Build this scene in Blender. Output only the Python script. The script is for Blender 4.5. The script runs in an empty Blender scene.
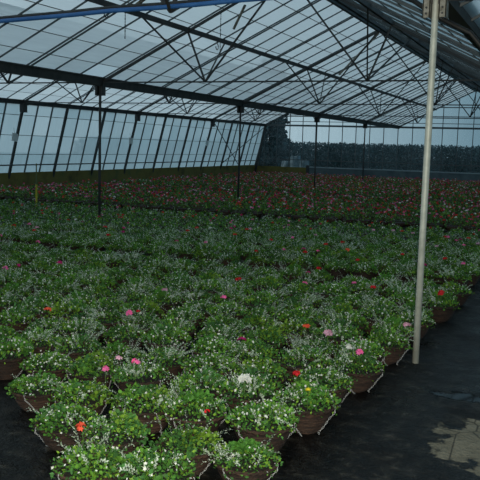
import bpy, math, random
import numpy as np
from mathutils import Matrix, Vector

C = bpy.context.scene.collection
SC = bpy.context.scene
R = math.radians

# ------------------------------------------------------------------ layout
GX = [-16.65, -8.93, -1.10, 6.70]       # eave / valley gutters
GH = 2.93                               # gutter height
RH = 4.90                               # ridge height
Y0, DY = 6.37, 7.2                      # first frame, frame spacing
YF = -0.83                              # where the modelled house begins
YE = Y0 + 5 * DY                        # end wall
NB = DY / 9                             # glazing bar spacing
EYE = 1.75

# ------------------------------------------------------------------ camera
F, PITCH, YAW, ROLL = 779.7, .1213, .4021, .0283
_fw = Vector((-math.sin(YAW) * math.cos(PITCH), math.cos(YAW) * math.cos(PITCH), -math.sin(PITCH)))
_r = Vector((math.cos(YAW), math.sin(YAW), 0))
_u = _r.cross(_fw)
_R = _r * math.cos(ROLL) + _u * math.sin(ROLL)
_U = _u * math.cos(ROLL) - _r * math.sin(ROLL)
cd = bpy.data.cameras.new('camera')
cam = bpy.data.objects.new('camera', cd)
C.objects.link(cam)
m = Matrix.Identity(4)
for i in range(3):
    m[i][0], m[i][1], m[i][2] = _R[i], _U[i], -_fw[i]
m[2][3] = EYE
cam.matrix_world = m
cd.sensor_width = 36
cd.lens = 36 * F / 480
cd.clip_start, cd.clip_end = .05, 500
SC.camera = cam


def project(x, y, z):
    d = Vector((x, y, z - EYE))
    k = d.dot(_fw)
    return 240 + F * d.dot(_R) / k, 240 - F * d.dot(_U) / k, k


# ------------------------------------------------------------------ helpers
class MB:
    """collects faces with a colour each, builds one mesh"""

    def __init__(s):
        s.v, s.f, s.c = [], [], []

    def add(s, vs, fs, col=(1, 1, 1)):
        n = len(s.v)
        s.v += [tuple(v) for v in vs]
        s.f += [[n + i for i in f] for f in fs]
        s.c += [col] * len(fs)

    def box(s, a, b, col=(1, 1, 1)):
        (x0, y0, z0), (x1, y1, z1) = a, b
        s.add([(x0, y0, z0), (x1, y0, z0), (x1, y1, z0), (x0, y1, z0), (x0, y0, z1), (x1, y0, z1), (x1, y1, z1), (x0, y1, z1)],
              [[0, 3, 2, 1], [4, 5, 6, 7], [0, 1, 5, 4], [1, 2, 6, 5], [2, 3, 7, 6], [3, 0, 4, 7]], col)

    def bar(s, a, b, w, h=None, up=(0, 0, 1), col=(1, 1, 1), n=4, drop=0.0):
        """prism of n sides from a to b; n == 4 is a w x h bar"""
        h = h or w
        a, b = Vector(a), Vector(b)
        d = (b - a).normalized()
        up = Vector(up)
        sx = d.cross(up)
        if sx.length < 1e-4:
            sx = d.cross(Vector((1, 0, 0)))
        sx.normalize()
        sy = sx.cross(d)
        a = a + sy * drop
        b = b + sy * drop
        if n == 4:
            o = [(-.5, -.5), (.5, -.5), (.5, .5), (-.5, .5)]
        else:
            o = [(.5 * math.cos(2 * math.pi * k / n), .5 * math.sin(2 * math.pi * k / n)) for k in range(n)]
        vs = [p + sx * (w * q[0]) + sy * (h * q[1]) for p in (a, b) for q in o]
        fs = [[k, (k + 1) % n, n + (k + 1) % n, n + k] for k in range(n)] + [list(range(n))[::-1], list(range(n, 2 * n))]
        s.add(vs, fs, col)

    def tube(s, pts, r, n=8, col=(1, 1, 1)):
        pts = [Vector(p) for p in pts]
        rs = r if isinstance(r, (list, tuple)) else [r] * len(pts)
        vs = []
        for i, p in enumerate(pts):
            d = (pts[min(i + 1, len(pts) - 1)] - pts[max(i - 1, 0)]).normalized()
            sx = d.cross(Vector((0, 0, 1)))
            if sx.length < 1e-3:
                sx = d.cross(Vector((0, 1, 0)))
            sx.normalize()
            sy = sx.cross(d)
            vs += [p + (sx * math.cos(2 * math.pi * k / n) + sy * math.sin(2 * math.pi * k / n)) * rs[i] for k in range(n)]
        fs = []
        for i in range(len(pts) - 1):
            for k in range(n):
                fs.append([i * n + k, i * n + (k + 1) % n, (i + 1) * n + (k + 1) % n, (i + 1) * n + k])
        fs += [list(range(n))[::-1], list(range((len(pts) - 1) * n, len(pts) * n))]
        s.add(vs, fs, col)

    def lathe(s, prof, n=32, col=(1, 1, 1), close=False):
        vs = [(r * math.cos(2 * math.pi * k / n), r * math.sin(2 * math.pi * k / n), z) for r, z in prof for k in range(n)]
        fs = []
        for i in range(len(prof) - 1):
            for k in range(n):
                fs.append([i * n + k, i * n + (k + 1) % n, (i + 1) * n + (k + 1) % n, (i + 1) * n + k])
        if close:
            fs.append(list(range(n))[::-1])
        s.add(vs, fs, col)

    def mesh(s, name, mat, smooth=False, tint=False):
        me = bpy.data.meshes.new(name)
        me.from_pydata(s.v, [], s.f)
        if tint:
            at = me.attributes.new('tint', 'FLOAT_COLOR', 'FACE')
            at.data.foreach_set('color', np.array([(*c, 1) for c in s.c], 'f').ravel())
        if smooth:
            me.polygons.foreach_set('use_smooth', [True] * len(me.polygons))
        me.materials.append(mat)
        me.update()
        return me

    def build(s, name, mat, parent=None, smooth=False, tint=False, loc=None):
        return link(name, s.mesh(name, mat, smooth, tint), parent, loc)


def link(name, me, parent=None, loc=None):
    o = bpy.data.objects.new(name, me)
    C.objects.link(o)
    if parent:
        o.parent = parent
    if loc:
        o.location = loc
    return o


def tag(o, label=None, cat=None, group=None, kind=None):
    for k, v in (('label', label), ('category', cat), ('group', group), ('kind', kind)):
        if v:
            o[k] = v
    return o


def empty(name, loc=(0, 0, 0), rz=0):
    o = bpy.data.objects.new(name, None)
    o.empty_display_size = .1
    C.objects.link(o)
    o.location = loc
    o.rotation_euler = (0, 0, rz)
    return o


# ------------------------------------------------------------------ materials
def mat(name):
    mm = bpy.data.materials.new(name)
    mm.use_nodes = True
    nt = mm.node_tree
    nt.nodes.clear()
    return mm, nt, nt.nodes.new('ShaderNodeOutputMaterial')


def nd(nt, t, ins=None, **kw):
    n = nt.nodes.new(t)
    for k, v in kw.items():
        setattr(n, k, v)
    for k, v in (ins or {}).items():
        if isinstance(v, bpy.types.NodeSocket):
            nt.links.new(v, n.inputs[k])
        else:
            n.inputs[k].default_value = v
    return n


def c4(c):
    return (*c, 1)


def ramp(nt, fac, stops):
    n = nd(nt, 'ShaderNodeValToRGB', {'Fac': fac})
    e = n.color_ramp.elements
    while len(e) < len(stops):
        e.new(.5)
    for k, (p, c) in enumerate(stops):
        e[k].position = p
        e[k].color = c4(c) if len(c) == 3 else c
    return n.outputs['Color']


def noise(nt, scale, detail=4, vec=None, rough=.55):
    n = nd(nt, 'ShaderNodeTexNoise', {'Scale': scale, 'Detail': detail, 'Roughness': rough})
    nt.links.new(vec or nd(nt, 'ShaderNodeTexCoord').outputs['Object'], n.inputs['Vector'])
    return n.outputs['Fac']


def m_noise(name, stops, scale=6, rough=.6, metallic=0, bump=0, spec=.5):
    mm, nt, out = mat(name)
    f = noise(nt, scale)
    p = nd(nt, 'ShaderNodeBsdfPrincipled', {'Base Color': ramp(nt, f, stops), 'Roughness': rough, 'Metallic': metallic, 'Specular IOR Level': spec})
    if bump:
        b = nd(nt, 'ShaderNodeBump', {'Height': f, 'Strength': bump, 'Distance': .02})
        nt.links.new(b.outputs[0], p.inputs['Normal'])
    nt.links.new(p.outputs[0], out.inputs[0])
    return mm


def m_tint(name, rough=.55, spec=.3, vary=.25, transl=0.0):
    """colour comes from the per-leaf colour of the plant"""
    mm, nt, out = mat(name)
    a = nd(nt, 'ShaderNodeAttribute', attribute_name='tint')
    f = noise(nt, 40, 2)
    oi = nd(nt, 'ShaderNodeObjectInfo')
    v = nd(nt, 'ShaderNodeMath', {0: f, 1: vary, 2: 1 - vary * .5}, operation='MULTIPLY_ADD')
    v2 = nd(nt, 'ShaderNodeMath', {0: oi.outputs['Random'], 1: .3, 2: v.outputs[0]}, operation='MULTIPLY_ADD')
    h = nd(nt, 'ShaderNodeHueSaturation', {'Color': a.outputs['Color'], 'Value': v2.outputs[0]})
    p = nd(nt, 'ShaderNodeBsdfPrincipled', {'Base Color': h.outputs[0], 'Roughness': rough, 'Specular IOR Level': spec})
    sh = p.outputs[0]
    if transl:
        t = nd(nt, 'ShaderNodeBsdfTranslucent', {'Color': h.outputs[0]})
        sh = nd(nt, 'ShaderNodeMixShader', {0: transl, 1: sh, 2: t.outputs[0]}).outputs[0]
    nt.links.new(sh, out.inputs[0])
    return mm


def m_glass(name, clear, white, streak_scale, tr=.92, dirt=.35):
    """old glass: part clear, part clouded with lime and algae; each pane its own tint"""
    mm, nt, out = mat(name)
    a = nd(nt, 'ShaderNodeAttribute', attribute_name='tint')
    tc = nd(nt, 'ShaderNodeTexCoord')
    mp = nd(nt, 'ShaderNodeMapping', {'Vector': tc.outputs['Object'], 'Scale': streak_scale})
    f = noise(nt, 1.0, 5, mp.outputs[0], .65)
    f2 = noise(nt, .35, 2)
    k = nd(nt, 'ShaderNodeMath', {0: f, 1: dirt, 2: clear - dirt * .5}, operation='MULTIPLY_ADD')
    k2 = nd(nt, 'ShaderNodeMath', {0: f2, 1: dirt * .6, 2: k.outputs[0]}, operation='MULTIPLY_ADD')
    k3 = nd(nt, 'ShaderNodeMath', {0: k2.outputs[0], 1: dirt * .3}, operation='SUBTRACT', use_clamp=True)
    sp = nd(nt, 'ShaderNodeSeparateColor', {0: a.outputs['Color']})
    k4 = nd(nt, 'ShaderNodeMath', {0: k3.outputs[0], 1: sp.outputs[0]}, operation='ADD', use_clamp=True)
    t = nd(nt, 'ShaderNodeBsdfTransparent', {'Color': (tr * .97, tr, tr, 1)})
    d = nd(nt, 'ShaderNodeBsdfDiffuse', {'Color': c4([w * .8 for w in white])})
    tl = nd(nt, 'ShaderNodeBsdfTranslucent', {'Color': c4(white)})
    cln = nd(nt, 'ShaderNodeMath', {0: sp.outputs[1], 1: .2, 2: .8}, operation='MULTIPLY_ADD', use_clamp=True)
    w = nd(nt, 'ShaderNodeMixShader', {0: cln.outputs[0], 1: d.outputs[0], 2: tl.outputs[0]})
    mx = nd(nt, 'ShaderNodeMixShader', {0: k4.outputs[0], 1: w.outputs[0], 2: t.outputs[0]})
    g = nd(nt, 'ShaderNodeBsdfGlossy', {'Roughness': .12, 'Color': (.8, .8, .8, 1)})
    fr = nd(nt, 'ShaderNodeLayerWeight', {'Blend': .5})
    fp = nd(nt, 'ShaderNodeMath', {0: fr.outputs['Facing'], 1: 5.0}, operation='POWER')
    fm = nd(nt, 'ShaderNodeMath', {0: fp.outputs[0], 1: .35, 2: .03}, operation='MULTIPLY_ADD')
    m2 = nd(nt, 'ShaderNodeMixShader', {0: fm.outputs[0], 1: mx.outputs[0], 2: g.outputs[0]})
    nt.links.new(m2.outputs[0], out.inputs[0])
    return mm


M_STEEL = m_noise('dark_steel', [(.3, (.018, .020, .021)), (.7, (.045, .047, .046))], 9, .6)  # also serves as the shaded colour of the galvanised columns
M_BAR = m_noise('glazing_bar_metal', [(.3, (.05, .065, .07)), (.7, (.10, .115, .12))], 5, .5)
M_LAP = m_noise('lap_grime', [(.3, (.05, .06, .06)), (.7, (.10, .11, .10))], 8, .8)
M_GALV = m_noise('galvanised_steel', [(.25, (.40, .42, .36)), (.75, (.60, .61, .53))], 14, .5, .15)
M_RUBBER = m_noise('black_rubber', [(.3, (.006, .006, .006)), (.7, (.014, .014, .013))], 9, .6)
M_RUST = m_noise('bracket_steel', [(.3, (.10, .09, .07)), (.5, (.24, .23, .19)), (.75, (.34, .33, .29))], 22, .6, .2)
M_BLUE = m_noise('blue_paint', [(.3, (.02, .10, .30)), (.7, (.04, .15, .40))], 7, .45)
M_MOSS = m_noise('mossy_boards', [(.25, (.06, .055, .018)), (.5, (.17, .14, .032)), (.7, (.09, .11, .035)), (.85, (.20, .17, .06))], 1.6, .9, bump=.3)
M_CONC = m_noise('grey_render', [(.3, (.07, .10, .11)), (.7, (.13, .17, .18))], 2.5, .85, bump=.2)
M_SOIL = m_noise('damp_compost', [(.3, (.008, .005, .003)), (.7, (.025, .016, .010))], 60, .9, bump=.5)
M_CHAIN = m_noise('pale_chain', [(.3, (.40, .42, .43)), (.7, (.62, .63, .63))], 30, .35)
M_TAG = m_noise('pale_card', [(.3, (.60, .63, .63)), (.7, (.72, .74, .74))], 5, .8)
M_LEDGE = m_noise('ledge_metal', [(.3, (.22, .28, .30)), (.7, (.30, .36, .38))], 3, .7)
M_YEL = m_noise('yellow_paint', [(.3, (.35, .30, .02)), (.7, (.5, .42, .03))], 9, .6)
M_STICK = m_noise('weathered_cane', [(.3, (.10, .12, .05)), (.7, (.17, .18, .08))], 9, .8)
M_BARK = m_noise('bark', [(.3, (.02, .015, .01)), (.7, (.05, .04, .03))], 12, .9)
M_GRASS = m_noise('rough_grass', [(.3, (.02, .035, .012)), (.7, (.05, .07, .025))], 1.5, .95)
M_SHEET = m_noise('pale_sheeting', [(.3, (.10, .16, .19)), (.7, (.30, .38, .42))], 4, .4)
M_LEAF = m_tint('leaf', .55, .2, .35, .15)
M_PETAL = m_tint('petal', .6, .2, .15, .1)
M_TREE = m_tint('outside_leaf', .7, .15, .4)
M_FAR = m_tint('distant_planting', .6, .25, .4)
M_ROOF = m_glass('roof_glass', .16, (.88, .91, .92), (9, .9, 1), dirt=.30)
M_SIDE = m_glass('clouded_side_glass', .08, (.50, .66, .73), (1, 8, .8), dirt=.26)
M_END = m_glass('clear_end_glass', .92, (.5, .6, .64), (3, 3, .8), tr=.86, dirt=.22)


def m_basket():
    mm, nt, out = mat('woven_twig')
    tc = nd(nt, 'ShaderNodeTexCoord')
    mp = nd(nt, 'ShaderNodeMapping', {'Vector': tc.outputs['Object'], 'Scale': (7, 7, 70)})
    f = noise(nt, 1.6, 4, mp.outputs[0], .7)
    oi = nd(nt, 'ShaderNodeObjectInfo')
    col = ramp(nt, f, [(.30, (.008, .004, .003)), (.5, (.040, .020, .012)), (.68, (.10, .052, .031)), (.85, (.20, .125, .085))])
    hv = nd(nt, 'ShaderNodeMath', {0: oi.outputs['Random'], 1: .5, 2: .7}, operation='MULTIPLY_ADD')
    h = nd(nt, 'ShaderNodeHueSaturation', {'Color': col, 'Value': hv.outputs[0]})
    b = nd(nt, 'ShaderNodeBump', {'Height': f, 'Strength': 1.0, 'Distance': .015})
    p = nd(nt, 'ShaderNodeBsdfPrincipled', {'Base Color': h.outputs[0], 'Roughness': .75, 'Normal': b.outputs[0]})
    nt.links.new(p.outputs[0], out.inputs[0])
    return mm


M_BASKET = m_basket()


def m_floor():
    mm, nt, out = mat('wet_floor')
    tc = nd(nt, 'ShaderNodeTexCoord').outputs['Object']
    n1 = noise(nt, 1.3, 6, tc, .6)
    n2 = noise(nt, 9, 6, tc, .7)
    n3 = noise(nt, 40, 3, tc, .6)
    base = ramp(nt, n2, [(.38, (.0015, .0015, .0015)), (.5, (.006, .005, .004)), (.6, (.022, .020, .016)), (.72, (.08, .07, .055))])
    # bare concrete worn through the wet grime: an irregular island beside the aisle
    dv = nd(nt, 'ShaderNodeVectorMath', {0: tc, 1: (-.32, 4.74, 0)}, operation='SUBTRACT')
    sc_ = nd(nt, 'ShaderNodeVectorMath', {0: dv.outputs[0], 1: (2.7, 1.9, 1)}, operation='MULTIPLY')
    ln = nd(nt, 'ShaderNodeVectorMath', {0: sc_.outputs[0]}, operation='LENGTH')
    n4 = noise(nt, 5.5, 4, tc, .6)
    e1 = nd(nt, 'ShaderNodeMath', {0: n4, 1: 1.7, 2: -.85}, operation='MULTIPLY_ADD')
    e2 = nd(nt, 'ShaderNodeMath', {0: ln.outputs['Value'], 1: e1.outputs[0]}, operation='ADD')
    mk = nd(nt, 'ShaderNodeMapRange', {0: e2.outputs[0], 1: .80, 2: .92, 3: 1.0, 4: 0.0})
    cr = nd(nt, 'ShaderNodeTexVoronoi', {'Vector': tc, 'Scale': 3.2}, feature='DISTANCE_TO_EDGE')
    ck = nd(nt, 'ShaderNodeMapRange', {0: cr.outputs['Distance'], 1: .004, 2: .022, 3: 0.25, 4: 1.0})
    mk2 = nd(nt, 'ShaderNodeMath', {0: mk.outputs[0], 1: ck.outputs[0]}, operation='MULTIPLY')
    conc = ramp(nt, n2, [(.3, (.14, .125, .09)), (.7, (.25, .225, .165))])
    col = nd(nt, 'ShaderNodeMix', {'Factor': mk2.outputs[0], 'A': base, 'B': conc}, data_type='RGBA') if False else None
    mx = nt.nodes.new('ShaderNodeMix')
    mx.data_type = 'RGBA'
    nt.links.new(mk2.outputs[0], mx.inputs[0])
    nt.links.new(base, mx.inputs[6])
    nt.links.new(conc, mx.inputs[7])
    rr = nd(nt, 'ShaderNodeMapRange', {0: n1, 1: .40, 2: .62, 3: .22, 4: .62})
    r2 = nd(nt, 'ShaderNodeMath', {0: mk2.outputs[0], 1: .6, 2: rr.outputs[0]}, operation='MULTIPLY_ADD', use_clamp=True)
    # a shallow puddle beside the foot of the post
    pv = nd(nt, 'ShaderNodeVectorMath', {0: tc, 1: (-.62, 5.62, 0)}, operation='SUBTRACT')
    ps = nd(nt, 'ShaderNodeVectorMath', {0: pv.outputs[0], 1: (4.2, 9.0, 1)}, operation='MULTIPLY')
    pl = nd(nt, 'ShaderNodeVectorMath', {0: ps.outputs[0]}, operation='LENGTH')
    pe = nd(nt, 'ShaderNodeMath', {0: n2, 1: 2.2, 2: -1.1}, operation='MULTIPLY_ADD')
    pe2 = nd(nt, 'ShaderNodeMath', {0: pl.outputs['Value'], 1: pe.outputs[0]}, operation='ADD')
    pm = nd(nt, 'ShaderNodeMapRange', {0: pe2.outputs[0], 1: .7, 2: 1.0, 3: 0.0, 4: 1.0})
    r3 = nd(nt, 'ShaderNodeMath', {0: r2.outputs[0], 1: pm.outputs[0]}, operation='MULTIPLY')
    r2 = nd(nt, 'ShaderNodeMath', {0: r3.outputs[0], 1: .04}, operation='ADD')
    ht0 = nd(nt, 'ShaderNodeMath', {0: n3, 1: .4, 2: n2}, operation='MULTIPLY_ADD')
    ht = nd(nt, 'ShaderNodeMath', {0: ht0.outputs[0], 1: pm.outputs[0]}, operation='MULTIPLY')
    b = nd(nt, 'ShaderNodeBump', {'Height': ht.outputs[0], 'Strength': .8, 'Distance': .04})
    p = nd(nt, 'ShaderNodeBsdfPrincipled', {'Base Color': mx.outputs[2], 'Roughness': r2.outputs[0], 'Normal': b.outputs[0], 'Specular IOR Level': .28})
    nt.links.new(p.outputs[0], out.inputs[0])
    return mm


M_FLOOR = m_floor()

# ------------------------------------------------------------------ world: dull blue evening overcast, brighter to the left
w = bpy.data.worlds.new('sky')
SC.world = w
w.use_nodes = True
nt = w.node_tree
nt.nodes.clear()
wo = nt.nodes.new('ShaderNodeOutputWorld')
tc = nd(nt, 'ShaderNodeTexCoord')
sp = nd(nt, 'ShaderNodeSeparateXYZ', {0: tc.outputs['Generated']})
mr = nd(nt, 'ShaderNodeMapRange', {0: sp.outputs['X'], 1: -.85, 2: .35})
SKY_L, SKY_M, SKY_R = (.76, .91, .98), (.56, .73, .82), (.085, .20, .27)
col = ramp(nt, mr.outputs[0], [(.0, SKY_L), (.35, SKY_M), (.68, SKY_R), (1.0, (.12, .27, .37))])
cl = noise(nt, 3.0, 5, tc.outputs['Generated'])
cv = nd(nt, 'ShaderNodeMath', {0: cl, 1: .3, 2: .85}, operation='MULTIPLY_ADD')
bg = nd(nt, 'ShaderNodeBackground', {'Color': col, 'Strength': cv.outputs[0]})
nt.links.new(bg.outputs[0], wo.inputs[0])

# the camera's own flash: lights the nearest baskets and the near post
fl = bpy.data.lights.new('flash', 'SPOT')
fl.energy = 740
fl.color = (1.0, .95, .80)
fl.spot_size = R(62)
fl.spot_blend = .6
fl.shadow_soft_size = .015
flo = bpy.data.objects.new('flash', fl)
C.objects.link(flo)
fm_ = m.copy()
flo.matrix_world = Matrix.Translation((.03, 0, .07)) @ fm_

# ------------------------------------------------------------------ setting
mb = MB()
mb.box((-17.9, YF, -.12), (GX[3] + .4, YE + .15, 0))
tag(mb.build('floor', M_FLOOR), 'dark wet greenhouse floor with a bare pale concrete patch by the aisle', 'floor', kind='structure')
mb = MB()
mb.box((-70, YF - 5, -.5), (40, 150, -.13))
tag(mb.build('ground', M_GRASS), 'rough dark grass outside the greenhouse', 'ground', kind='structure')

rng = random.Random(4)
SLOPES = []
for b in range(3):
    SLOPES.append((GX[b], (GX[b] + GX[b + 1]) / 2))
    SLOPES.append((GX[b + 1], (GX[b] + GX[b + 1]) / 2))
NROW = 7
ROWS = [0, .115, .245, .385, .525, .675, .835, 1.0]
ys = [YF + NB * k for k in range(int(round((YE - YF) / NB)) + 1)]
names = ['left slope of the far left bay roof', 'right slope of the far left bay roof', 'left slope of the middle bay roof', 'right slope of the middle bay roof', 'left slope of the right bay roof', 'right slope of the right bay roof']
for si, (xg, xr) in enumerate(SLOPES):
    sgn = 1 if xr > xg else -1
    P = lambda t, y, dz=0: (xg + (xr - xg) * t, y, GH + .06 + (RH - GH - .06) * t + dz)
    gl, bars, laps = MB(), MB(), MB()
    for j in range(len(ys) - 1):
        for i in range(NROW):
            a = rng.gauss(0, .05)
            new = si == 2 and i == 0 and ys[j] < 13.18 < ys[j + 1]      # one cleaner, newer pane
            gl.add([P(ROWS[i], ys[j]), P(ROWS[i + 1], ys[j]), P(ROWS[i + 1], ys[j + 1]), P(ROWS[i], ys[j + 1])], [[0, 1, 2, 3]], (-.3 if new else a, 1 if new else 0, 0))
    for j, y in enumerate(ys):
        bars.bar(P(0, y), P(1, y), .018, .026, drop=-.014)
        if j % 3 == 0:
            bars.bar(P(0, y + .09, -.01), P(1, y + .09, -.01), .02, .028, drop=-.014)
    for i in range(1, NROW):
        laps.bar(P(ROWS[i], YF), P(ROWS[i], YE), .020, .008)
    o = gl.build('ceiling', M_ROOF, tint=True)
    tag(o, 'clouded glass ' + names[si], 'roof glazing', kind='structure')
    bars.build('glazing_bars', M_BAR, o)
    laps.build('glass_laps', M_LAP, o)

# left wall: leaning glass over a low mossy wall
XB, HB = -17.24, .62
EAVE = (GX[0], GH)


def LW(t, y, dx=0):
    return (XB + (EAVE[0] - XB) * t + dx, y, HB + (EAVE[1] - .05 - HB) * t)


gl, bars, laps = MB(), MB(), MB()
WR = [0, .27, .55, .84, 1]
for j in range(len(ys) - 1):
    for i in range(4):
        gl.add([LW(WR[i], ys[j]), LW(WR[i], ys[j + 1]), LW(WR[i + 1], ys[j + 1]), LW(WR[i + 1], ys[j])], [[0, 1, 2, 3]], (max(-.15, rng.gauss(0, .05)), 0, 0))
for j, y in enumerate(ys):
    bars.bar(LW(0, y, .03), LW(1, y, .03), .03, .05, up=(1, 0, 0))
for i in (1, 2, 3):
    laps.bar(LW(WR[i], YF, .006), LW(WR[i], YE, .006), .012, .018)
wl = gl.build('wall_left', M_SIDE, tint=True)
tag(wl, 'leaning side wall of clouded glass over a low mossy plinth', 'glass wall', kind='structure')
bars.build('glazing_bars', M_BAR, wl)
laps.build('glass_laps', M_LAP, wl)
mb = MB()
mb.box((XB - .14, YF, 0), (XB + .04, YE, HB))
mb.build('plinth', M_MOSS, wl)
for j, y in enumerate(ys):
    if j % 3 == 0:
        mb = MB()
        mb.bar((XB + .10 - .20, y, 0), (EAVE[0] + .07, y, GH - .05), .075, .06, up=(1, 0, 0))
        mb.build('post', M_STEEL, wl)

# end wall: clear glass with the gable above, low wall below
gl, bars = MB(), MB()


def roof_h(x):
    for a, b in zip(GX[:-1], GX[1:]):
        if a <= x <= b:
            mid, half = (a + b) / 2, (b - a) / 2
            return RH - (RH - GH) * abs(x - mid) / half
    return GH


HE = .62
xs = sorted(set([round(GX[0] + (GX[1] - GX[0]) * k / 10, 3) for k in range(11)] + [round(GX[1] + (GX[2] - GX[1]) * k / 10, 3) for k in range(11)] + [round(GX[2] + (GX[3] - GX[2]) * k / 10, 3) for k in range(11)]))
gl.add([(XB, YE, HE), (GX[0], YE, HE), (GX[0], YE, GH)], [[0, 1, 2]], (0, 0, 0))
for a, b in zip(xs[:-1], xs[1:]):
    gl.add([(a, YE, HE), (b, YE, HE), (b, YE, GH), (a, YE, GH)], [[0, 1, 2, 3]], (rng.gauss(0, .03), 0, 0))
    gl.add([(a, YE, GH), (b, YE, GH), (b, YE, roof_h(b) + .001), (a, YE, roof_h(a) + .001)], [[0, 1, 2, 3]], (rng.gauss(0, .03), 0, 0))
for x in xs:
    bars.bar((x, YE - .03, HE), (x, YE - .03, roof_h(x)), .035, .05, up=(0, 1, 0))
bars.bar((XB + .2, YE - .03, 1.0), (GX[3], YE - .03, 1.0), .03, .05)
bars.bar((GX[0], YE - .05, GH), (GX[3], YE - .05, GH), .06, .10)
for a, b in zip(GX[:-1], GX[1:]):
    mid = (a + b) / 2
    bars.bar((a, YE - .04, GH), (mid, YE - .04, RH), .06, .11, up=(0, 1, 0))
    bars.bar((mid, YE - .04, RH), (b, YE - .04, GH), .06, .11, up=(0, 1, 0))
    for hh in (3.45, 4.0):
        q = (hh - GH) / (RH - GH) * (b - a) / 2
        bars.bar((a + q, YE - .03, hh), (b - q, YE - .03, hh), .03, .05)
wb = gl.build('wall_back', M_END, tint=True)
tag(wb, 'clear glass end wall with gables and a low wall below', 'glass wall', kind='structure')
bars.build('glazing_bars', M_BAR, wb)
mb = MB()
mb.box((XB - .1, YE - .08, 0), (-14.0, YE + .08, HE - .04))
mb.build('mossy_plinth', M_MOSS, wb)
mb = MB()
mb.box((-13.85, YE - .08, 0), (GX[3], YE + .08, HE - .04))
mb.build('plinth', M_CONC, wb)
mb = MB()
mb.box((-13.85, YE - .12, HE - .04), (GX[3], YE + .1, HE + .02))
mb.build('ledge', M_LEDGE, wb)
mb = MB()
mb.box((-14.03, YE - .13, 0), (-13.85, YE + .08, HE + .1))
mb.build('pier', M_STEEL, wb)
# corner post where the two walls meet
mb = MB()
mb.bar((XB + .06, YE - .06, 0), (GX[0] + .05, YE - .06, GH), .12, .12, up=(1, 0, 0))
tag(mb.build('trim_1', M_STEEL), 'leaning dark corner post where the glass walls meet', 'corner post', kind='structure')

# ------------------------------------------------------------------ steel frame
gnames = ['dark eave beam along the top of the leaning left glass wall', 'dark valley gutter over the row of far dark columns', 'dark valley gutter over the near pale post', 'dark valley gutter right of the aisle']
for k, x in enumerate(GX):
    t = empty('gutter', (x, 0, 0))
    tag(t, gnames[k], 'gutter')
    mb = MB()
    wd = .05 if k == 0 else .085
    hh = .07 if k == 0 else .085
    gz = GH + (.10 if k == 2 else 0)
    mb.add([(-wd, YF, gz + hh), (-wd * .75, YF, gz - hh), (wd * .75, YF, gz - hh), (wd, YF, gz + hh), (-wd, YE, gz + hh), (-wd * .75, YE, gz - hh), (wd * .75, YE, gz - hh), (wd, YE, gz + hh)],
           [[0, 1, 5, 4], [1, 2, 6, 5], [2, 3, 7, 6], [3, 0, 4, 7], [0, 3, 2, 1], [4, 5, 6, 7]])
    mb.build('channel', M_STEEL, t)
    mb = MB()
    for sx in (-1, 1):
        mb.bar((sx * (wd + .012), YF, gz + hh - .01), (sx * (wd + .012), YE, gz + hh - .01), .03, .025)
    mb.build('lip', M_STEEL, t)

pn = ['far left bay left slope', 'far left bay right slope', 'middle bay left slope', 'middle bay right slope', 'right bay left slope', 'right bay right slope']
for si, (xg, xr) in enumerate(SLOPES):
    x, h = (xg + xr) / 2, (GH + RH) / 2 - .02
    mb = MB()
    mb.bar((x, YF, h), (x, YE, h), .05, .085)
    t = mb.build('purlin', M_STEEL)
    tag(t, 'dark steel purlin running lengthwise halfway up the ' + pn[si], 'purlin', 'roof purlins')
bn = ['far left', 'middle', 'right']
for b in range(3):
    x = (GX[b] + GX[b + 1]) / 2
    t = empty('ridge_beam', (x, 0, 0))
    tag(t, 'dark ridge beam along the peak of the ' + bn[b] + ' bay roof', 'ridge beam', 'ridge beams')
    mb = MB()
    mb.bar((0, YF, RH - .03), (0, YE, RH - .03), .07, .13)
    mb.build('beam', M_STEEL, t)
    mb = MB()
    mb.bar((.75, YF, RH - .43), (.75, YE, RH - .43), .06, .07)
    mb.build('vent_rail', M_STEEL, t)


TIE_PATH = [(-8.90, 2.80), (-7.2, 2.85), (-5.4, 2.91), (-4.5, 2.94), (-4.05, 2.962), (-3.58, 2.968), (-3.17, 2.98), (-2.74, 3.0), (-1.9, 3.02), (-1.13, 3.0)]


def truss(b, k, cross=True):
    y = Y0 + DY * k
    x0, x1 = GX[b], GX[b + 1]
    xm = (x0 + x1) / 2
    L = x1 - x0
    t = empty('roof_truss', (0, y, 0))
    order = ['nearest', 'second', 'third', 'fourth', 'fifth'][k]
    tag(t, f'dark steel roof truss with V struts across the {bn[b]} bay, {order} from the camera', 'roof truss', 'roof trusses')
    dz = -.05
    tie_h = GH - .01

    def bar(nm, a, c, wd, mt=M_STEEL):
        q = MB()
        q.bar(a, c, wd, wd)
        return q.build(nm, mt, t)
    if b == 1 and k == 0:
        q = MB()
        q.tube([(x, 0, h + .022) for x, h in TIE_PATH], .02, 6)
        q.build('tie', M_STEEL, t)
    else:
        bar('tie', (x0, 0, tie_h), (x1, 0, tie_h), .026)
    for s, xa in ((1, x0), (-1, x1)):
        q = MB()
        q.bar((xa, 0, GH + .02 + dz), (xm, 0, RH + dz - .02), .035, .045)
        q.build('rafter', M_STEEL, t)
        nx = xa + s * L * .30
        bar('strut', (nx, 0, tie_h), (xa + s * L / 4, 0, (GH + RH) / 2 + dz), .03)
        bar('ridge_strut', (nx, 0, tie_h), (xm - s * .05, 0, RH + dz - .05), .03)
        for dy in (-1.7, 1.7):
            bar('brace', (nx, 0, tie_h), (xa + s * L / 4, dy, (GH + RH) / 2 - .05), .024)
    return t


for b in (0, 1):
    for k in range(5):
        truss(b, k)
truss(2, 0)
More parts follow.
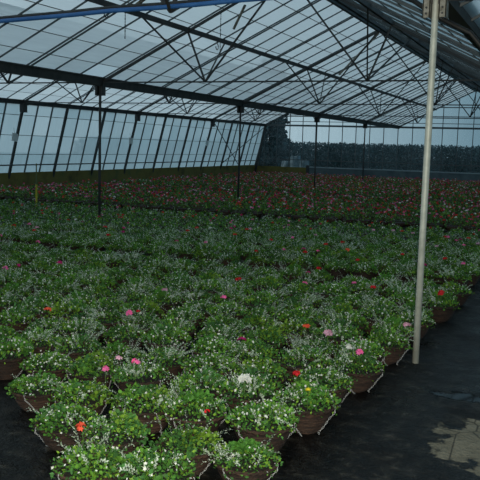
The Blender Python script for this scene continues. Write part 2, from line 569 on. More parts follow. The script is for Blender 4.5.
# blue pipe carried along the nearest tie
mb = MB()
mb.tube([(x, Y0 - .03, h - .012) for x, h in TIE_PATH], .021, 10)
tag(mb.build('water_pipe', M_BLUE, smooth=True), 'blue water pipe slung across the roof along the nearest truss tie', 'pipe')

# columns
for b in (1, 2):
    for k in range(5):
        if b == 2 and k > 0 and False:
            continue
        y = Y0 + DY * k
        t = empty('support_column', (GX[b], y, 0))
        if b == 1:
            lab = ['dark steel column under the valley gutter, out at the left edge', 'dark column rising from the planting at far left, nearest of the dark columns', 'dark column in the planting near the middle, second of the dark row',
                   'thin dark column far back, third of the dark row', 'thin dark column far back, fourth of the dark row before the end wall'][k]
            if k == 0:
                lab = 'dark steel column under the valley gutter left of the near planting'
        else:
            lab = ['tall pale galvanised post standing at the wet aisle edge', 'second pale post along the aisle edge beyond the near post', 'third pale post along the aisle edge', 'fourth pale post along the aisle edge', 'last pale post at the aisle end wall'][k]
        tag(t, lab, 'column', 'pale posts along the aisle' if b == 2 else 'dark columns under the gutter')
        q = MB()
        q.lathe([(.0001, 0), (.028, 0), (.0275, 1.3), (.027, GH - (.0 if b == 2 else .05))], 20)
        q.build('post', M_GALV if b == 2 else M_STEEL, t, smooth=True)  # all galvanised: the dark row has its missing flash light put into the colour
        q = MB()
        bz = GH - (.15 if b == 2 else .27)
        tz = GH + (.02 if b == 2 else -.03)
        for sx in (-1, 1):
            q.box((min(sx * .034, sx * .09), -.05, bz), (max(sx * .034, sx * .09), -.042, tz))
            q.box((sx * .087 - .004, -.05, bz), (sx * .087 + .004, .06, tz))
            q.box((sx * .037 - .004, -.05, bz), (sx * .037 + .004, .06, tz))
        if b == 1:
            q.box((-.09, .052, bz), (.09, .06, tz))
        q.box((-.09, -.05, tz - .03), (.09, .06, tz))
        br = q.build('bracket', M_RUST if b == 2 else M_STEEL, t)  # brackets of the dark row are coloured for shade as well
        q = MB()
        for sx in (-1, 1):
            for zz in (.12, .075):
                q.bar((sx * .062, -.06, GH - zz), (sx * .062, -.049, GH - zz), .018, n=6)
        q.build('bolts', M_STEEL, br)

# small brackets + pale cards at the heads of the frame posts on the left wall
for k in range(5):
    y = Y0 + DY * k
    q = MB()
    q.box((GX[0] - .02, y - .1, GH - .33), (GX[0] + .13, y + .1, GH - .06))
    q.box((GX[0] + .02, y - .13, GH - .1), (GX[0] + .16, y + .13, GH - .06))
    tag(q.build('eave_bracket', M_STEEL), 'dark bracket under the left eave at the ' + ['first', 'second', 'third', 'fourth', 'fifth'][k] + ' frame post', 'bracket', 'eave brackets')
for k, (yy, lab) in enumerate([(20.55, 'pale square card hung on the left wall post, nearest of the three'), (27.75, 'pale square card hung on the left wall post, middle of the three'), (34.95, 'pale square card hung on the left wall post, farthest of the three')]):
    t = empty('wall_card', (0, yy, 0))
    tag(t, lab, 'card', 'pale cards on the left wall')
    zc = 1.80
    xc = XB + (EAVE[0] - XB) * ((zc - HB) / (GH - HB)) + .17
    q = MB()
    q.bar((xc, -.14, zc + .01), (xc, .14, zc - .03), .012, .26)
    q.build('card', M_TAG, t)
    q = MB()
    q.bar((xc, 0, zc + .1), (xc - .05, 0, zc + .3), .006)
    q.build('wire', M_STEEL, t)
# heating pipe along the left wall
mb = MB()
mb.tube([(XB + .22, YF, .88), (XB + .22, YE - .2, .88)], .022, 8)
tag(mb.build('heating_pipe', M_STEEL), 'thin dark pipe running along the foot of the left glass wall', 'pipe')
# diagonal wind braces near the far corner
for (ya, yb, lab) in ((YE - DY * .72, YE - .3, 'thin diagonal brace rod rising to the far corner of the left wall'), (YE - DY * .40, YE - DY * 1.0, 'thin diagonal brace rod leaning away from the far corner of left wall')):
    mb = MB()
    mb.bar((XB + .2, ya, .7), (GX[0] + .12, yb, GH - .1), .03)
    tag(mb.build('brace_rod', M_STEEL), lab, 'brace', 'left wall brace rods')
# vent opening rods under the middle roof, hanging hooks and chains
vr = [((-6.01, 14.06, 4.40), (-6.30, 14.2, 3.98), 'grey vent rod hanging under the left slope near the top middle', .045),
      ((-5.05, 20.9, 4.80), (-6.10, 20.9, 3.72), 'grey slanting rod under the ridge at the second frame', .06),
      ((-6.45, 11.3, 4.15), (-6.95, 11.35, 3.86), 'short grey strut above the purlin at the top left', .06)]
for a, c, lab, wd in vr:
    q = MB()
    q.bar(a, c, wd, wd * .6)
    o = tag(q.build('vent_rod', M_RUST), lab, 'vent rod', 'vent rods')
for (x, y, zt, ln, lab) in ((-6.95, 11.28, 3.87, .45, 'short chain hanging from the purlin at the top left'), (-6.3, 13.6, 4.3, .95, 'thin chain hanging from the roof left of the grey vent rod')):
    q = MB()
    n = int(ln / .05)
    for i in range(n):
        z = zt - i * .05
        if i % 2:
            q.bar((x, y, z), (x, y, z - .045), .016, .006)
        else:
            q.bar((x, y, z), (x, y, z - .045), .006, .016)
    tag(q.build('hanging_chain', M_STEEL), lab, 'chain', 'chains hanging from the roof')
for i, (y, lab) in enumerate(((10.75, 'dark hook under the purlin at the top left'), (14.9, 'dark hook under the purlin below the grey vent rod'))):
    q = MB()
    x, z = (GX[1] * .75 + GX[2] * .25), (GH + RH) / 2 - .06
    q.tube([(x, y, z)] + [(x, y + .06 * math.sin(a), z - .11 + .06 * math.cos(a)) for a in [R(v) for v in range(0, 271, 30)]], .01, 6)
    tag(q.build('hook', M_STEEL, smooth=True), lab, 'hook', 'hooks under the purlin')
# dark hose sagging behind the near post
mb = MB()
mb.tube([(-1.62, 6.9, 3.12), (-1.35, 6.75, 2.99), (-1.13, 6.68, 2.84), (-.98, 6.66, 2.76), (-.86, 6.66, 2.70), (-.76, 6.68, 2.58), (-.68, 6.72, 2.40 + .05), (-.55, 6.8, 2.42)], .021, 8)
tag(mb.build('hanging_hose', M_RUBBER, smooth=True), 'dark hose sagging behind the top of the near pale post', 'hose')
# marker stakes
for (x, y, hh, lab) in ((-11.7, 15.1, 1.18, 'cane marker with yellow foot standing in the left planting'), (-7.62, 29.6, .75, 'small yellow marker stake far back in the planting')):
    t = empty('marker_stake', (x, y, 0))
    tag(t, lab, 'stake', 'marker stakes')
    q = MB()
    q.bar((0, 0, .0), (0, 0, hh * .58), .05, n=8)
    q.build('yellow_sleeve', M_YEL, t)
    q = MB()
    q.bar((0, 0, hh * .58), (0, 0, hh), .028, n=8)
    q.build('cane', M_STICK, t)


# ------------------------------------------------------------------ plants
def rnd_unit(g, n):
    v = g.normal(size=(n, 3))
    return v / np.linalg.norm(v, axis=1, keepdims=True)


class NB_:
    """numpy mesh builder: repeated little shapes"""

    def __init__(s):
        s.V, s.L, s.T, s.C, s.n = [], [], [], [], 0

    def add(s, verts, faces, cols):
        """verts (N,k,3), faces: list of index tuples shared by every item, cols (N,3) or (N,len(faces),3)"""
        N, k = verts.shape[:2]
        base = s.n + np.arange(N)[:, None] * k
        s.V.append(verts.reshape(-1, 3))
        lens = [len(f) for f in faces]
        flat = np.concatenate([np.array(f) for f in faces])
        s.L.append((base + flat[None, :]).ravel())
        s.T.append(np.tile(lens, N))
        if cols.ndim == 2:
            cols = np.repeat(cols[:, None, :], len(faces), axis=1)
        s.C.append(cols.reshape(-1, 3))
        s.n += N * k

    def mesh(s, name, mt, smooth=False):
        V, L, T, Cc = np.concatenate(s.V), np.concatenate(s.L), np.concatenate(s.T), np.concatenate(s.C)
        me = bpy.data.meshes.new(name)
        me.vertices.add(len(V))
        me.vertices.foreach_set('co', V.astype('f').ravel())
        me.loops.add(len(L))
        me.loops.foreach_set('vertex_index', L.astype('i'))
        me.polygons.add(len(T))
        st = np.concatenate([[0], np.cumsum(T)[:-1]])
        me.polygons.foreach_set('loop_start', st.astype('i'))
        me.polygons.foreach_set('loop_total', T.astype('i'))
        me.update(calc_edges=True)
        at = me.attributes.new('tint', 'FLOAT_COLOR', 'FACE')
        at.data.foreach_set('color', np.concatenate([Cc, np.ones((len(Cc), 1))], 1).astype('f').ravel())
        if smooth:
            me.polygons.foreach_set('use_smooth', np.ones(len(T), bool))
        me.materials.append(mt)
        me.validate()
        return me


ROUND = np.array([(0, 0, 0), (.22, -.8, .25), (.68, -.85, .25), (1, 0, -.1), (.68, .85, .25), (.22, .8, .25), (.5, 0, 0)])
ROUND_F = [(6, 0, 1), (6, 1, 2), (6, 2, 3), (6, 3, 4), (6, 4, 5), (6, 5, 0)]
LANCE = np.array([(0, 0, 0), (.45, -1, .3), (1, 0, 0), (.45, 1, .3), (.45, 0, 0)])
LANCE_F = [(0, 1, 2, 4), (0, 4, 2, 3)]


def leaves(nb, pos, d, up, ln, wd, cols, shape=ROUND, faces=ROUND_F):
    d = d / np.linalg.norm(d, axis=1, keepdims=True)
    s = np.cross(d, up)
    s /= np.linalg.norm(s, axis=1, keepdims=True) + 1e-9
    n = np.cross(s, d)
    ln, wd = ln[:, None, None], wd[:, None, None]
    v = pos[:, None, :] + d[:, None, :] * (shape[None, :, 0:1] * ln) + s[:, None, :] * (shape[None, :, 1:2] * wd) + n[:, None, :] * (shape[None, :, 2:3] * wd)
    nb.add(v, faces, cols)


GREENS = np.array([(.055, .150, .032), (.075, .21, .032), (.12, .28, .036), (.042, .115, .030), (.19, .34, .036), (.065, .18, .045)])
SILVER = np.array([(.34, .40, .31), (.46, .51, .43), (.25, .33, .21)])
BR = .170                        # rim radius
BH = .150                        # rim height
DOME = .187


def dome_pts(g, n, rad=DOME, c=(0, 0), hgt=.12, lo=.2):
    r = rad * np.sqrt(g.random(n))
    a = g.random(n) * 2 * np.pi
    x, y = c[0] + r * np.cos(a), c[1] + r * np.sin(a)
    q = np.sqrt(x * x + y * y)
    top = hgt * np.clip(1 - (q / (DOME * 1.1)) ** 2, 0, 1)
    z = BH + .005 + top * (lo + (1 - lo) * g.random(n) ** .5) - .07 * np.clip((q - .168) / .03, 0, 1) * g.random(n)
    return np.stack([x, y, z], 1)


def out_dir(g, p, up=.5, spread=.7):
    d = p.copy()
    d[:, 2] = 0
    d /= np.linalg.norm(d, axis=1, keepdims=True) + 1e-3
    d = d * .7
    d[:, 2] = up
    return d + g.normal(size=p.shape) * spread


def bowl_mesh():
    q = MB()
    prof = [(.0001, .0)]
    nr = 9
    for i in range(nr + 1):
        t = i / nr
        r = .07 + (BR - .07) * (t ** .55)
        z = BH * t
        prof += [(r + .0035, z + .001), (r - .0015, z + BH / nr * .5)] if i < nr else [(r + .002, z - .004)]
    q.lathe(prof, 40, close=False)
    return q


me_bowl = bowl_mesh().mesh('bowl', M_BASKET, True)
q = MB()
for tw in range(2):
    pts = []
    for k in range(61):
        a = 2 * math.pi * k / 60
        ph = a * 14 + tw * math.pi
        pts.append(((BR + .004 + .006 * math.cos(ph)) * math.cos(a), (BR + .004 + .006 * math.cos(ph)) * math.sin(a), BH + .003 + .006 * math.sin(ph)))
    q.tube(pts, .0075, 5)
me_rim = q.mesh('rim', M_BASKET, True)
q = MB()
q.lathe([(.0001, BH - .008), (.07, BH - .012), (BR - .004, BH - .02)], 24)
me_soil = q.mesh('soil', M_SOIL, True)


def chain_mesh(seed):
    g = random.Random(seed)
    q = MB()
    sw = g.uniform(-.7, .7)
    pol = lambda rr, t, z: Vector((rr * math.cos(sw * t), rr * math.sin(sw * t), z))
    bw = lambda z: .07 + (BR - .07) * (z / BH) ** .55 + .006
    pts = [pol(BR - .006, 0, BH + .010), pol(BR + .010, .05, BH + .010), pol(BR + .012, .15, BH * .85), pol(bw(BH * .6), .4, BH * .6), pol(bw(BH * .3), .75, BH * .3), pol(bw(.008), 1.0, .008), pol(bw(.008) + .03, 1.35, .006)]
    # resample to link length
    seg = []
    for a, b in zip(pts[:-1], pts[1:]):
        n = max(1, int((b - a).length / .004))
        seg += [a.lerp(b, i / n) for i in range(n)]
    path, last = [seg[0]], seg[0]
    for p in seg:
        if (p - last).length >= .015:
            path.append(p)
            last = p
    for i in range(len(path) - 1):
        a, b = path[i], path[i + 1]
        d = (b - a).normalized()
        a2, b2 = a - d * .004, b + d * .004
        sx = d.cross(Vector((0, 1, 0) if abs(d.y) < .8 else (1, 0, 0))).normalized()
        sy = d.cross(sx)
        n_ = sx if i % 2 else sy
        c, hl = (a2 + b2) / 2, (b2 - a2).length / 2
        ring = []
        for k in range(8):
            an = 2 * math.pi * k / 8
            ring.append(c + d * (hl * math.cos(an)) + n_ * (.0042 * math.sin(an)))
        other = d.cross(n_)
        vs = []
        for k in range(8):
            rad = (ring[k] - c).normalized()
            for (u_, w_) in ((1, 0), (0, 1), (-1, 0), (0, -1)):
                vs.append(ring[k] + rad * (.0014 * u_) + other * (.0014 * w_))
        fs = []
        for k in range(8):
            for j in range(4):
                fs.append([k * 4 + j, k * 4 + (j + 1) % 4, ((k + 1) % 8) * 4 + (j + 1) % 4, ((k + 1) % 8) * 4 + j])
        q.add(vs, fs)
    return q.mesh('chain', M_CHAIN, True)


me_chain = [chain_mesh(s) for s in range(4)]

STAR = np.array([(0, 0, .0)] + [((1 if k % 2 == 0 else .5) * math.cos(2 * math.pi * k / 10), (1 if k % 2 == 0 else .5) * math.sin(2 * math.pi * k / 10), .25) for k in range(10)])
STAR_F = [(0, 1 + k, 1 + (k + 1) % 10) for k in range(10)]


def florets(nb, pos, nrm, rad, cols):
    nrm = nrm / np.linalg.norm(nrm, axis=1, keepdims=True)
    a = np.cross(nrm, np.array([.3, .5, .81]))
    a /= np.linalg.norm(a, axis=1, keepdims=True) + 1e-9
    b = np.cross(nrm, a)
    r = rad[:, None, None]
    v = pos[:, None, :] + (a[:, None, :] * STAR[None, :, 0:1] + b[:, None, :] * STAR[None, :, 1:2] + nrm[:, None, :] * STAR[None, :, 2:3]) * r
    nb.add(v, STAR_F, cols)


VAR = []
LOOK = ['green leaves and grey-white sprigs', 'bushy green leaves and white dots', 'pale silvery sprigs', 'yellow-green leaves', 'fine dark leaves and white dots', 'mixed green and silver leaves']
NVAR = 12
for vi in range(NVAR):
    g = np.random.default_rng(100 + vi)
    kind = vi % 6
    nbG, nbS, nbW = NB_(), NB_(), NB_()
    # broad-leaved clumps
    ncl = {0: 2, 1: 3, 2: 1, 3: 4, 4: 1, 5: 2}[kind]
    for c in range(ncl):
        a = g.random() * 6.28
        rr = .15 * g.random() ** .5
        cc = (rr * math.cos(a), rr * math.sin(a))
        n = 75
        p = dome_pts(g, n, .08, cc, .10 + .03 * g.random(), .3)
        tone = GREENS[4] * .85 if kind == 3 and c % 2 == 0 else GREENS[[0, 1, 2, 3, 5][g.integers(0, 5)]]
        col = tone[None, :] * (.7 + .6 * g.random((n, 1)))
        ln = .015 + .016 * g.random(n)
        leaves(nbG, p, out_dir(g, p, .35, .6), np.tile([[0, 0, 1.]], (n, 1)) + g.normal(size=(n, 3)) * .35, ln, ln * .42, col)
    # fine trailing foliage
    n = {0: 760, 1: 700, 2: 640, 3: 640, 4: 900, 5: 760}[kind]
    p = dome_pts(g, n, DOME, (0, 0), .075, .05)
    p += g.normal(size=p.shape) * np.array([.012, .012, .010])
    cl = GREENS[g.integers(0, 6, n)] * (.6 + .7 * g.random((n, 1)))
    ln = .014 + .016 * g.random(n)
    leaves(nbG, p, out_dir(g, p, .6, .8), rnd_unit(g, n) + np.array([0, 0, .8]), ln, ln * .3, cl, LANCE, LANCE_F)
    # silver sprigs
    ns = {0: 18, 1: 9, 2: 28, 3: 9, 4: 11, 5: 19}[kind]
    ca = g.random() * 6.28
    for s in range(ns):
        a = ca + g.normal() * .7 if s % 2 else g.random() * 6.28
        r0 = .03 + .12 * g.random()
        p0 = np.array([r0 * math.cos(a), r0 * math.sin(a), BH + .03])
        dr = np.array([math.cos(a) * .8, math.sin(a) * .8, .75 + .6 * g.random()]) + g.normal(size=3) * .25
        dr /= np.linalg.norm(dr)
        Ls = .09 + .10 * g.random()
        nl = 20
        tt = np.linspace(.1, 1, nl)
        pp = p0 + dr * (Ls * tt)[:, None] - np.array([0, 0, .05]) * (tt ** 2)[:, None] * (1 if g.random() < .5 else .2)
        an = np.arange(nl) * 2.4
        s1 = np.cross(dr, [0, 0, 1.0])
        s1 /= np.linalg.norm(s1)
        s2 = np.cross(dr, s1)
        ld = s1 * np.cos(an)[:, None] + s2 * np.sin(an)[:, None] + dr * .7
        col = SILVER[g.integers(0, 3, nl)] * (.85 + .4 * tt[:, None])
        leaves(nbS, pp, ld, np.tile(dr[None, :], (nl, 1)), .011 + .006 * g.random(nl), np.full(nl, .0035), col, LANCE, LANCE_F)
    # tiny white flowers
    nw = {0: 34, 1: 60, 2: 26, 3: 26, 4: 66, 5: 40}[kind]
    p = dome_pts(g, nw, DOME, (0, 0), .095, .6) + np.array([0, 0, .012])
    florets(nbW, p, out_dir(g, p, .7, .5), .006 + .005 * g.random(nw), np.tile([[.74, .76, .70]], (nw, 1)) * (.8 + .2 * g.random((nw, 1))))
    VAR.append((nbG.mesh('foliage', M_LEAF), nbS.mesh('silver_foliage', M_LEAF), nbW.mesh('white_blossoms', M_PETAL), kind))

BLOOM = {'red': (.62, .02, .025), 'coral': (.75, .10, .05), 'pink': (.85, .16, .40), 'pale pink': (.72, .40, .52), 'magenta': (.50, .02, .17), 'white': (.80, .80, .74), 'yellow': (.75, .62, .03)}


def bloom_mesh(cname, seed, rad=.028, n=13):
    g = np.random.default_rng(seed)
    nb = NB_()
    v = rnd_unit(g, n)
    v[:, 2] = np.abs(v[:, 2]) * .9 - .2
    c = np.array(BLOOM[cname])
    florets(nb, v * rad * np.array([.9, .9, .6]) * (.5 + .6 * g.random((n, 1))), v + np.array([0, 0, .5]) + g.normal(size=v.shape) * .3, rad * (.42 + .3 * g.random(n)), c[None, :] * (.75 + .45 * g.random((n, 1))))
    return nb.mesh('flower_head', M_PETAL)


me_bloom = {k: [bloom_mesh(k, 7 * i + s, .016 if k == 'yellow' else .03) for s in range(2)] for i, k in enumerate(BLOOM)}
q = MB()
q.tube([(0, 0, -.14), (.006, .004, -.07), (0, 0, -.008)], .0025, 5, (.10, .17, .05))
me_stalk = q.mesh('stalk', M_LEAF, True, True)

# ---- where the baskets stand
PX, PY = .385, .455
rb = random.Random(11)
spots = []
row = 0
y = 3.11
while y < YE - .9:
    in_path = (9.1 < y < 9.95) or (15.6 < y < 17.1) or (24.2 < y < 25.6) or (33.0 < y < 33.8)
    if in_path:
        y += .1
        continue
    bed = 0 if y < 9.5 else 1 if y < 16.5 else 2 if y < 24.8 else 3
    off = {0: .29, 2: .16}.get(row, .12 if row % 2 == 0 else .0)
    col = 0
    x = -1.42 + min(.24, max(0, y - 4.8) * .07) - off
    while x > XB + .75:
        left_ok = x > -2.05 - (y - 2.89) * 1.2 or y > 4.6
        right_ok = not (row == 0 and x > -1.5)
        px, py, dep = project(x, y, .25)
        if left_ok and right_ok:
            spots.append(dict(x=x + rb.gauss(0, .022) + (.18 if y > 8 and col == 0 else 0) * 0, y=y + rb.gauss(0, .022), row=row, col=col, bed=bed, px=px, py=py, dep=dep))
        col += 1
        x -= PX
    row += 1
    y += PY
spots.append(dict(x=-3.14, y=3.36, row=-1, col=0, bed=0, px=0, py=430, dep=4.2))

vis = [s for s in spots if -22 < s['px'] < 505 and s['py'] < 520]
vis.sort(key=lambda s: s['dep'])
near = vis[:300]
nid = {id(s) for s in near}

# showy blooms: give each to the basket growing at that spot
WANT = [('coral', 82, 427), ('pink', 106, 369), ('pale pink', 118, 358, .7), ('pink', 131, 368), ('pink', 129, 313, 1.25), ('red', 138, 311, .5), ('white', 237, 386, 1.45), ('magenta', 237, 342), ('red', 289, 368, .75), ('coral', 306, 326),
        ('pale pink', 328, 333, 1.3), ('white', 349, 347), ('pink', 359, 352), ('yellow', 312, 409), ('red', 207, 411, .5), ('pink', 224, 297), ('red', 239, 279), ('red', 373, 287), ('red', 441, 304), ('pink', 354, 283), ('pale pink', 407, 325),
        ('red', 315, 276), ('magenta', 55, 265), ('magenta', 22, 268), ('white', 47, 239), ('pink', 40, 243), ('pink', 3, 233), ('red', 252, 256), ('coral', 48, 309), ('pink', 5, 268), ('pale pink', 170, 295), ('pink', 305, 283), ('magenta', 314, 275),
        ('red', 441, 292), ('white', 211, 229), ('red', 201, 226), ('red', 189, 230), ('magenta', 237, 229), ('pink', 292, 238), ('pink', 287, 248), ('red', 305, 252), ('coral', 346, 251), ('red', 400, 255), ('pink', 448, 237), ('pink', 456, 237), ('pink', 318, 251), ('pale pink', 393, 230), ('red', 402, 231), ('red', 446, 258)]
for cname, bx, by, *bs in WANT:
    best, bd = None, 1e9
    for s in near:
        if s.get('blooms') and len(s['blooms']) >= 2:
            continue
        a, b, _ = project(s['x'], s['y'], .31)
        dd = math.hypot(a - bx, (b - by) * 1.3)
        if dd < bd:
            bd, best = dd, s
    # real position: the sight line at bloom height, kept inside its own basket
    h = .315
    dv = _fw + _R * ((bx - 240) / F) - _U * ((by - 240) / F)
    tt = (h - EYE) / dv.z
    ox, oy = dv.x * tt - best['x'], dv.y * tt - best['y']
    L = math.hypot(ox, oy)
    if L > .17:
        ox, oy = ox * .17 / L, oy * .17 / L
    best.setdefault('blooms', []).append((cname, ox, oy, h, bs[0] if bs else 1))
for s in near:                                            # the beds farther back carry more colour
    if s['bed'] == 1 and not s.get('blooms') and rb.random() < .22:
        s['blooms'] = [(rb.choice(['red', 'pink', 'magenta', 'pale pink', 'red']), rb.uniform(-.1, .1), rb.uniform(-.1, .1), rb.uniform(.28, .32), 1)]

ORD = ['zeroth', 'first', 'second', 'third', 'fourth', 'fifth', 'sixth', 'seventh', 'eighth', 'ninth', 'tenth', 'eleventh', 'twelfth', 'thirteenth', 'fourteenth', 'fifteenth', 'sixteenth', 'seventeenth', 'eighteenth', 'nineteenth', 'twentieth']


def ordn(n):
    if n <= 20:
        return ORD[n]
    return {2: 'twenty', 3: 'thirty', 4: 'forty'}[n // 10] + '-' + ORD[n % 10] if n % 10 else {2: 'twentieth', 3: 'thirtieth', 4: 'fortieth'}[n // 10]


first_row = {}
for s in spots:
    if s['row'] >= 0:
        first_row.setdefault(s['bed'], s['row'])
        first_row[s['bed']] = min(first_row[s['bed']], s['row'])


def inst(name, me, parent, **kw):
    o = link(name, me, parent)
    for k, v in kw.items():
        setattr(o, k, v)
    return o


cmin = {}
for s in near:
    if s['row'] >= 0:
        cmin[s['row']] = min(cmin.get(s['row'], 99), s['col'])
for i, s in enumerate(near):
    var = VAR[rb.randrange(NVAR)]
    kind = var[3]
    t = empty('hanging_basket', (s['x'], s['y'], 0), rb.uniform(0, 6.28))
    sc_ = rb.uniform(.93, 1.08)
    t.scale = (sc_, sc_, sc_ * rb.uniform(.92, 1.1))
    rz = t.rotation_euler.z
    bl = s.get('blooms', [])
    if s['row'] < 0:
        lab = 'lone basket of green leaves across the dark gap at the left edge'
    else:
        if not bl:
            look = 'basket of ' + LOOK[kind]
        elif len(bl) == 1:
            look = 'basket with one ' + bl[0][0] + ' bloom'
        else:
            look = 'basket with ' + ' and '.join(sorted({b[0] for b in bl})) + ' blooms'
        r_ = s['row'] - first_row[s['bed']] + 1
        lab = f"{look}, {['front', 'second'][min(s['bed'], 1)]} bed, {ordn(r_)} row back, {ordn(s['col'] - cmin[s['row']] + 1)} from right"
    tag(t, lab, 'hanging basket', 'hanging baskets in the front bed' if s['bed'] == 0 else 'hanging baskets in the second bed')
    inst('bowl', me_bowl, t)
    if s['dep'] < 9:
        inst('rim', me_rim, t)
        inst('soil', me_soil, t)
    inst('foliage', var[0], t)
    inst('silver_foliage', var[1], t)
    inst('white_blossoms', var[2], t)
    if s['dep'] < 6.5:
        a0 = rb.uniform(0, 2.1)
        if s['col'] == 0 or s['row'] <= 1:
            a0 = R(-115) + rb.gauss(0, .15)
        for k in range(3):
            inst('chain', me_chain[rb.randrange(4)], t).rotation_euler = (0, 0, a0 + k * 2.094 - rz)
    for cname, ox, oy, h, bsz in bl:
        lx = (ox * math.cos(-rz) - oy * math.sin(-rz)) / sc_
        ly = (ox * math.sin(-rz) + oy * math.cos(-rz)) / sc_
        fh = inst('flower_head', me_bloom[cname][rb.randrange(2)], t, location=(lx, ly, h / t.scale.z), scale=(bsz, bsz, bsz))
        if s['dep'] < 9:
            inst('stalk', me_stalk, fh)

# fallen leaves on the wet floor
for (x, y, rz, lab) in ((-1.17, 3.62, .6, 'fallen yellow-brown leaf on the dark floor right of the front baskets'), (-1.60, 3.35, 2.1, 'fallen brown leaf on the floor between the two frontmost baskets')):
    q = MB()
    n = 10
    up = [(.045 * math.cos(2 * math.pi * k / n) * (1 + .25 * (k == 0)), .026 * math.sin(2 * math.pi * k / n), .006 + .006 * (k % 3)) for k in range(n)]
    q.add(up + [(0, 0, .004)] + [(a, b, c - .0015) for a, b, c in up] + [(0, 0, .0025)], [[n, k, (k + 1) % n] for k in range(n)] + [[2 * n + 1, n + 1 + (k + 1) % n, n + 1 + k] for k in range(n)] + [[k, n + 1 + k, n + 1 + (k + 1) % n, (k + 1) % n] for k in range(n)], (.35, .25, .09))
    o = tag(q.build('fallen_leaf', M_LEAF, tint=True, loc=(x, y, 0)), lab, 'leaf', 'fallen leaves')
    o.rotation_euler = (0, 0, rz)

# ---- the rest of the planting: thousands of baskets nobody could count
g = np.random.default_rng(5)
nb = NB_()
rest = [s for s in spots if id(s) not in nid and -150 < s['px'] < 640 and s['dep'] > 1 and s['py'] < 700]
FARB = np.array([BLOOM['red'], BLOOM['magenta'], BLOOM['pink'], (.55, .05, .09), BLOOM['pale pink'], BLOOM['white'], BLOOM['coral']])
for s in rest:
    d = s['dep']
    pos = np.array([s['x'], s['y'], 0])
    n = int(np.clip(1500 / d, 50, 170))
    k = math.sqrt(170 / n)
    p = dome_pts(g, n, DOME * 1.05, (0, 0), .12, .15)
    cl = GREENS[g.integers(0, 6, n)] * (.55 + .7 * g.random((n, 1)))
    if s['bed'] >= 2:
        red = g.random(n) < .16
        cl[red] = np.array([.11, .03, .03]) * (.6 + .8 * g.random((red.sum(), 1)))
    sv = g.random(n) < (.14 if s['bed'] < 2 else .05)
    cl[sv] = SILVER[0] * (.7 + .6 * g.random((sv.sum(), 1)))
    ln = (.026 + .018 * g.random(n)) * k
    leaves(nb, p + pos, out_dir(g, p, .5, .7), rnd_unit(g, n) + np.array([0, 0, .8]), ln, ln * .34, cl, LANCE, LANCE_F)
    # bowl
    ns = 10
    an = np.arange(ns) * 2 * np.pi / ns
    ring = lambda r, z: np.stack([r * np.cos(an), r * np.sin(an), np.full(ns, z)], 1)
    v = np.concatenate([ring(.08, 0), ring(.135, .07), ring(BR, BH), ring(BR - .02, BH - .01)])[None] + pos
    fs = [(r_ * ns + q_, r_ * ns + (q_ + 1) % ns, (r_ + 1) * ns + (q_ + 1) % ns, (r_ + 1) * ns + q_) for r_ in range(3) for q_ in range(ns)] + [tuple(range(3 * ns, 4 * ns))]
    cb = np.tile(np.array([[.05, .028, .018]]), (len(fs), 1)) * (.7 + .6 * g.random())
    cb[-1] = (.015, .01, .007)
    nb.add(v, fs, cb[None])
    # white dots
    nw = 10 if s['bed'] < 2 else 3
    pw = dome_pts(g, nw, DOME, (0, 0), .15, .9) + np.array([0, 0, .012])
    florets(nb, pw + pos, out_dir(g, pw, .7, .5), np.full(nw, .008), np.tile([[.6, .62, .57]], (nw, 1)))
    # blooms
    pr = [0.06, .30, 1.0, 1.5][s['bed']]
    nbm = g.poisson(pr * 1.3 if s['bed'] < 2 else 2.2)
    for _ in range(nbm):
        c0 = dome_pts(g, 1, DOME * .9, (0, 0), .15, 1)[0] + np.array([0, 0, .03])
        nf = 8
        vv = rnd_unit(g, nf)
        vv[:, 2] = np.abs(vv[:, 2])
        col_ = FARB[g.choice(7, p=[.30, .16, .15, .15, .09, .09, .06])]
        florets(nb, c0 + pos + vv * .02, vv + np.array([0, 0, .2]), np.full(nf, .017 if s['bed'] < 2 else .021), col_[None, :] * (.7 + .5 * g.random((nf, 1))))
o = link('distant_basket_planting', nb.mesh('distant_basket_planting', M_FAR))
tag(o, 'sea of small flowering hanging baskets filling the greenhouse floor behind', 'flower bed', kind='stuff')

# ------------------------------------------------------------------ outside
def leafcloud(name, centres, n, lsize, tones, seed, parent=None):
    g = np.random.default_rng(seed)
    nb = NB_()
    for (cx, cy, cz, rx, ry, rz) in centres:
        v = rnd_unit(g, n) * (.55 + .45 * g.random((n, 1)) ** .5)
        p = v * np.array([rx, ry, rz]) + np.array([cx, cy, cz])
        ln = lsize * (.7 + .6 * g.random(n))
        cl = np.array(tones)[g.integers(0, len(tones), n)] * (.7 + .6 * g.random((n, 1)))
        leaves(nb, p, v + g.normal(size=v.shape) * .6, rnd_unit(g, n), ln, ln * .4, cl, LANCE, LANCE_F)
    return link(name, nb.mesh(name, M_TREE), parent)


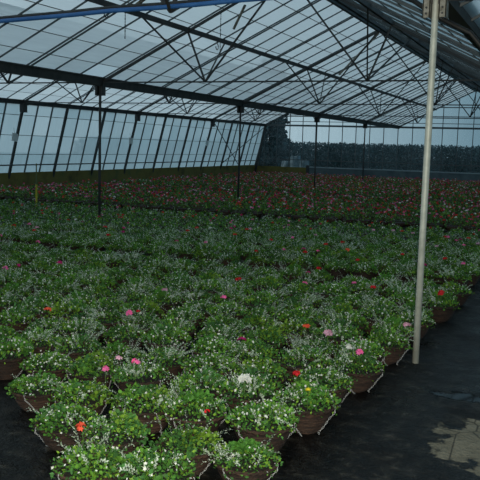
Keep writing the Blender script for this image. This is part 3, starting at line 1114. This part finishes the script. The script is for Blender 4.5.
rh = random.Random(3)
DK = [(.044, .088, .096), (.054, .100, .106), (.040, .076, .084)]
o = leafcloud('hedge', [(-42 + .75 * i, 62 + rh.uniform(-.2, .2), .95 + rh.uniform(-.01, .01), 1.7, 1.0, 1.17 + rh.uniform(-.01, .01)) for i in range(80)], 1600, .15, DK, 21)
tag(o, 'long dark hedge standing beyond the glass end wall', 'hedge')
for i, (x, y, hh, wd) in enumerate(((-21.2, 49.6, 6.4, 1.4), (-18.2, 47.2, 6.6, 1.2))):
    t = empty('conifer_tree', (x, y, -.13))
    tag(t, ['dark conifer outside the far left corner, left of two', 'dark conifer outside the end wall, right of two'][i], 'tree', 'dark conifers outside')
    q = MB()
    q.tube([(0, 0, 0), (.05, 0, hh * .5), (0, 0, hh * .95)], [.16, .1, .03], 8)
    q.build('trunk', M_BARK, t, smooth=True)
    leafcloud('crown', [(rh.uniform(-.15, .15), rh.uniform(-.15, .15), .7 + (hh - .8) * k / 8, wd * (1.05 - .35 * k / 8), wd * (1.05 - .35 * k / 8), .75) for k in range(9)], 420, .3, DK, 31 + i, t)
q = MB()
gg = random.Random(8)
for i in range(3):
    cx = -15.9 + i * .55
    nv, top = 14, .95 + gg.uniform(-.2, .25)
    vs = [(cx + .42 * math.cos(2 * math.pi * k / nv) * (1 - .10 * j) + gg.uniform(-.05, .05), 44.2 + .4 * math.sin(2 * math.pi * k / nv) * (1 - .10 * j) + gg.uniform(-.05, .05), -.13 + j / 3 * (top + .13) + gg.uniform(-.04, .04) * (j > 0)) for j in range(4) for k in range(nv)]
    fs = [[j * nv + k, j * nv + (k + 1) % nv, (j + 1) * nv + (k + 1) % nv, (j + 1) * nv + k] for j in range(3) for k in range(nv)] + [list(range(3 * nv, 4 * nv))]
    q.add(vs, fs)
tag(q.build('plastic_sheeting', M_SHEET), 'crumpled pale plastic sheeting heaped outside the end wall', 'sheeting')

# ------------------------------------------------------------------ view
SC.view_settings.view_transform = 'Standard'
SC.view_settings.look = 'None'
SC.view_settings.gamma = 1
SC.view_settings.exposure = 0
SC.view_settings.use_curve_mapping = False
SC.cycles.transparent_max_bounces = 24
SC.cycles.use_denoising = True
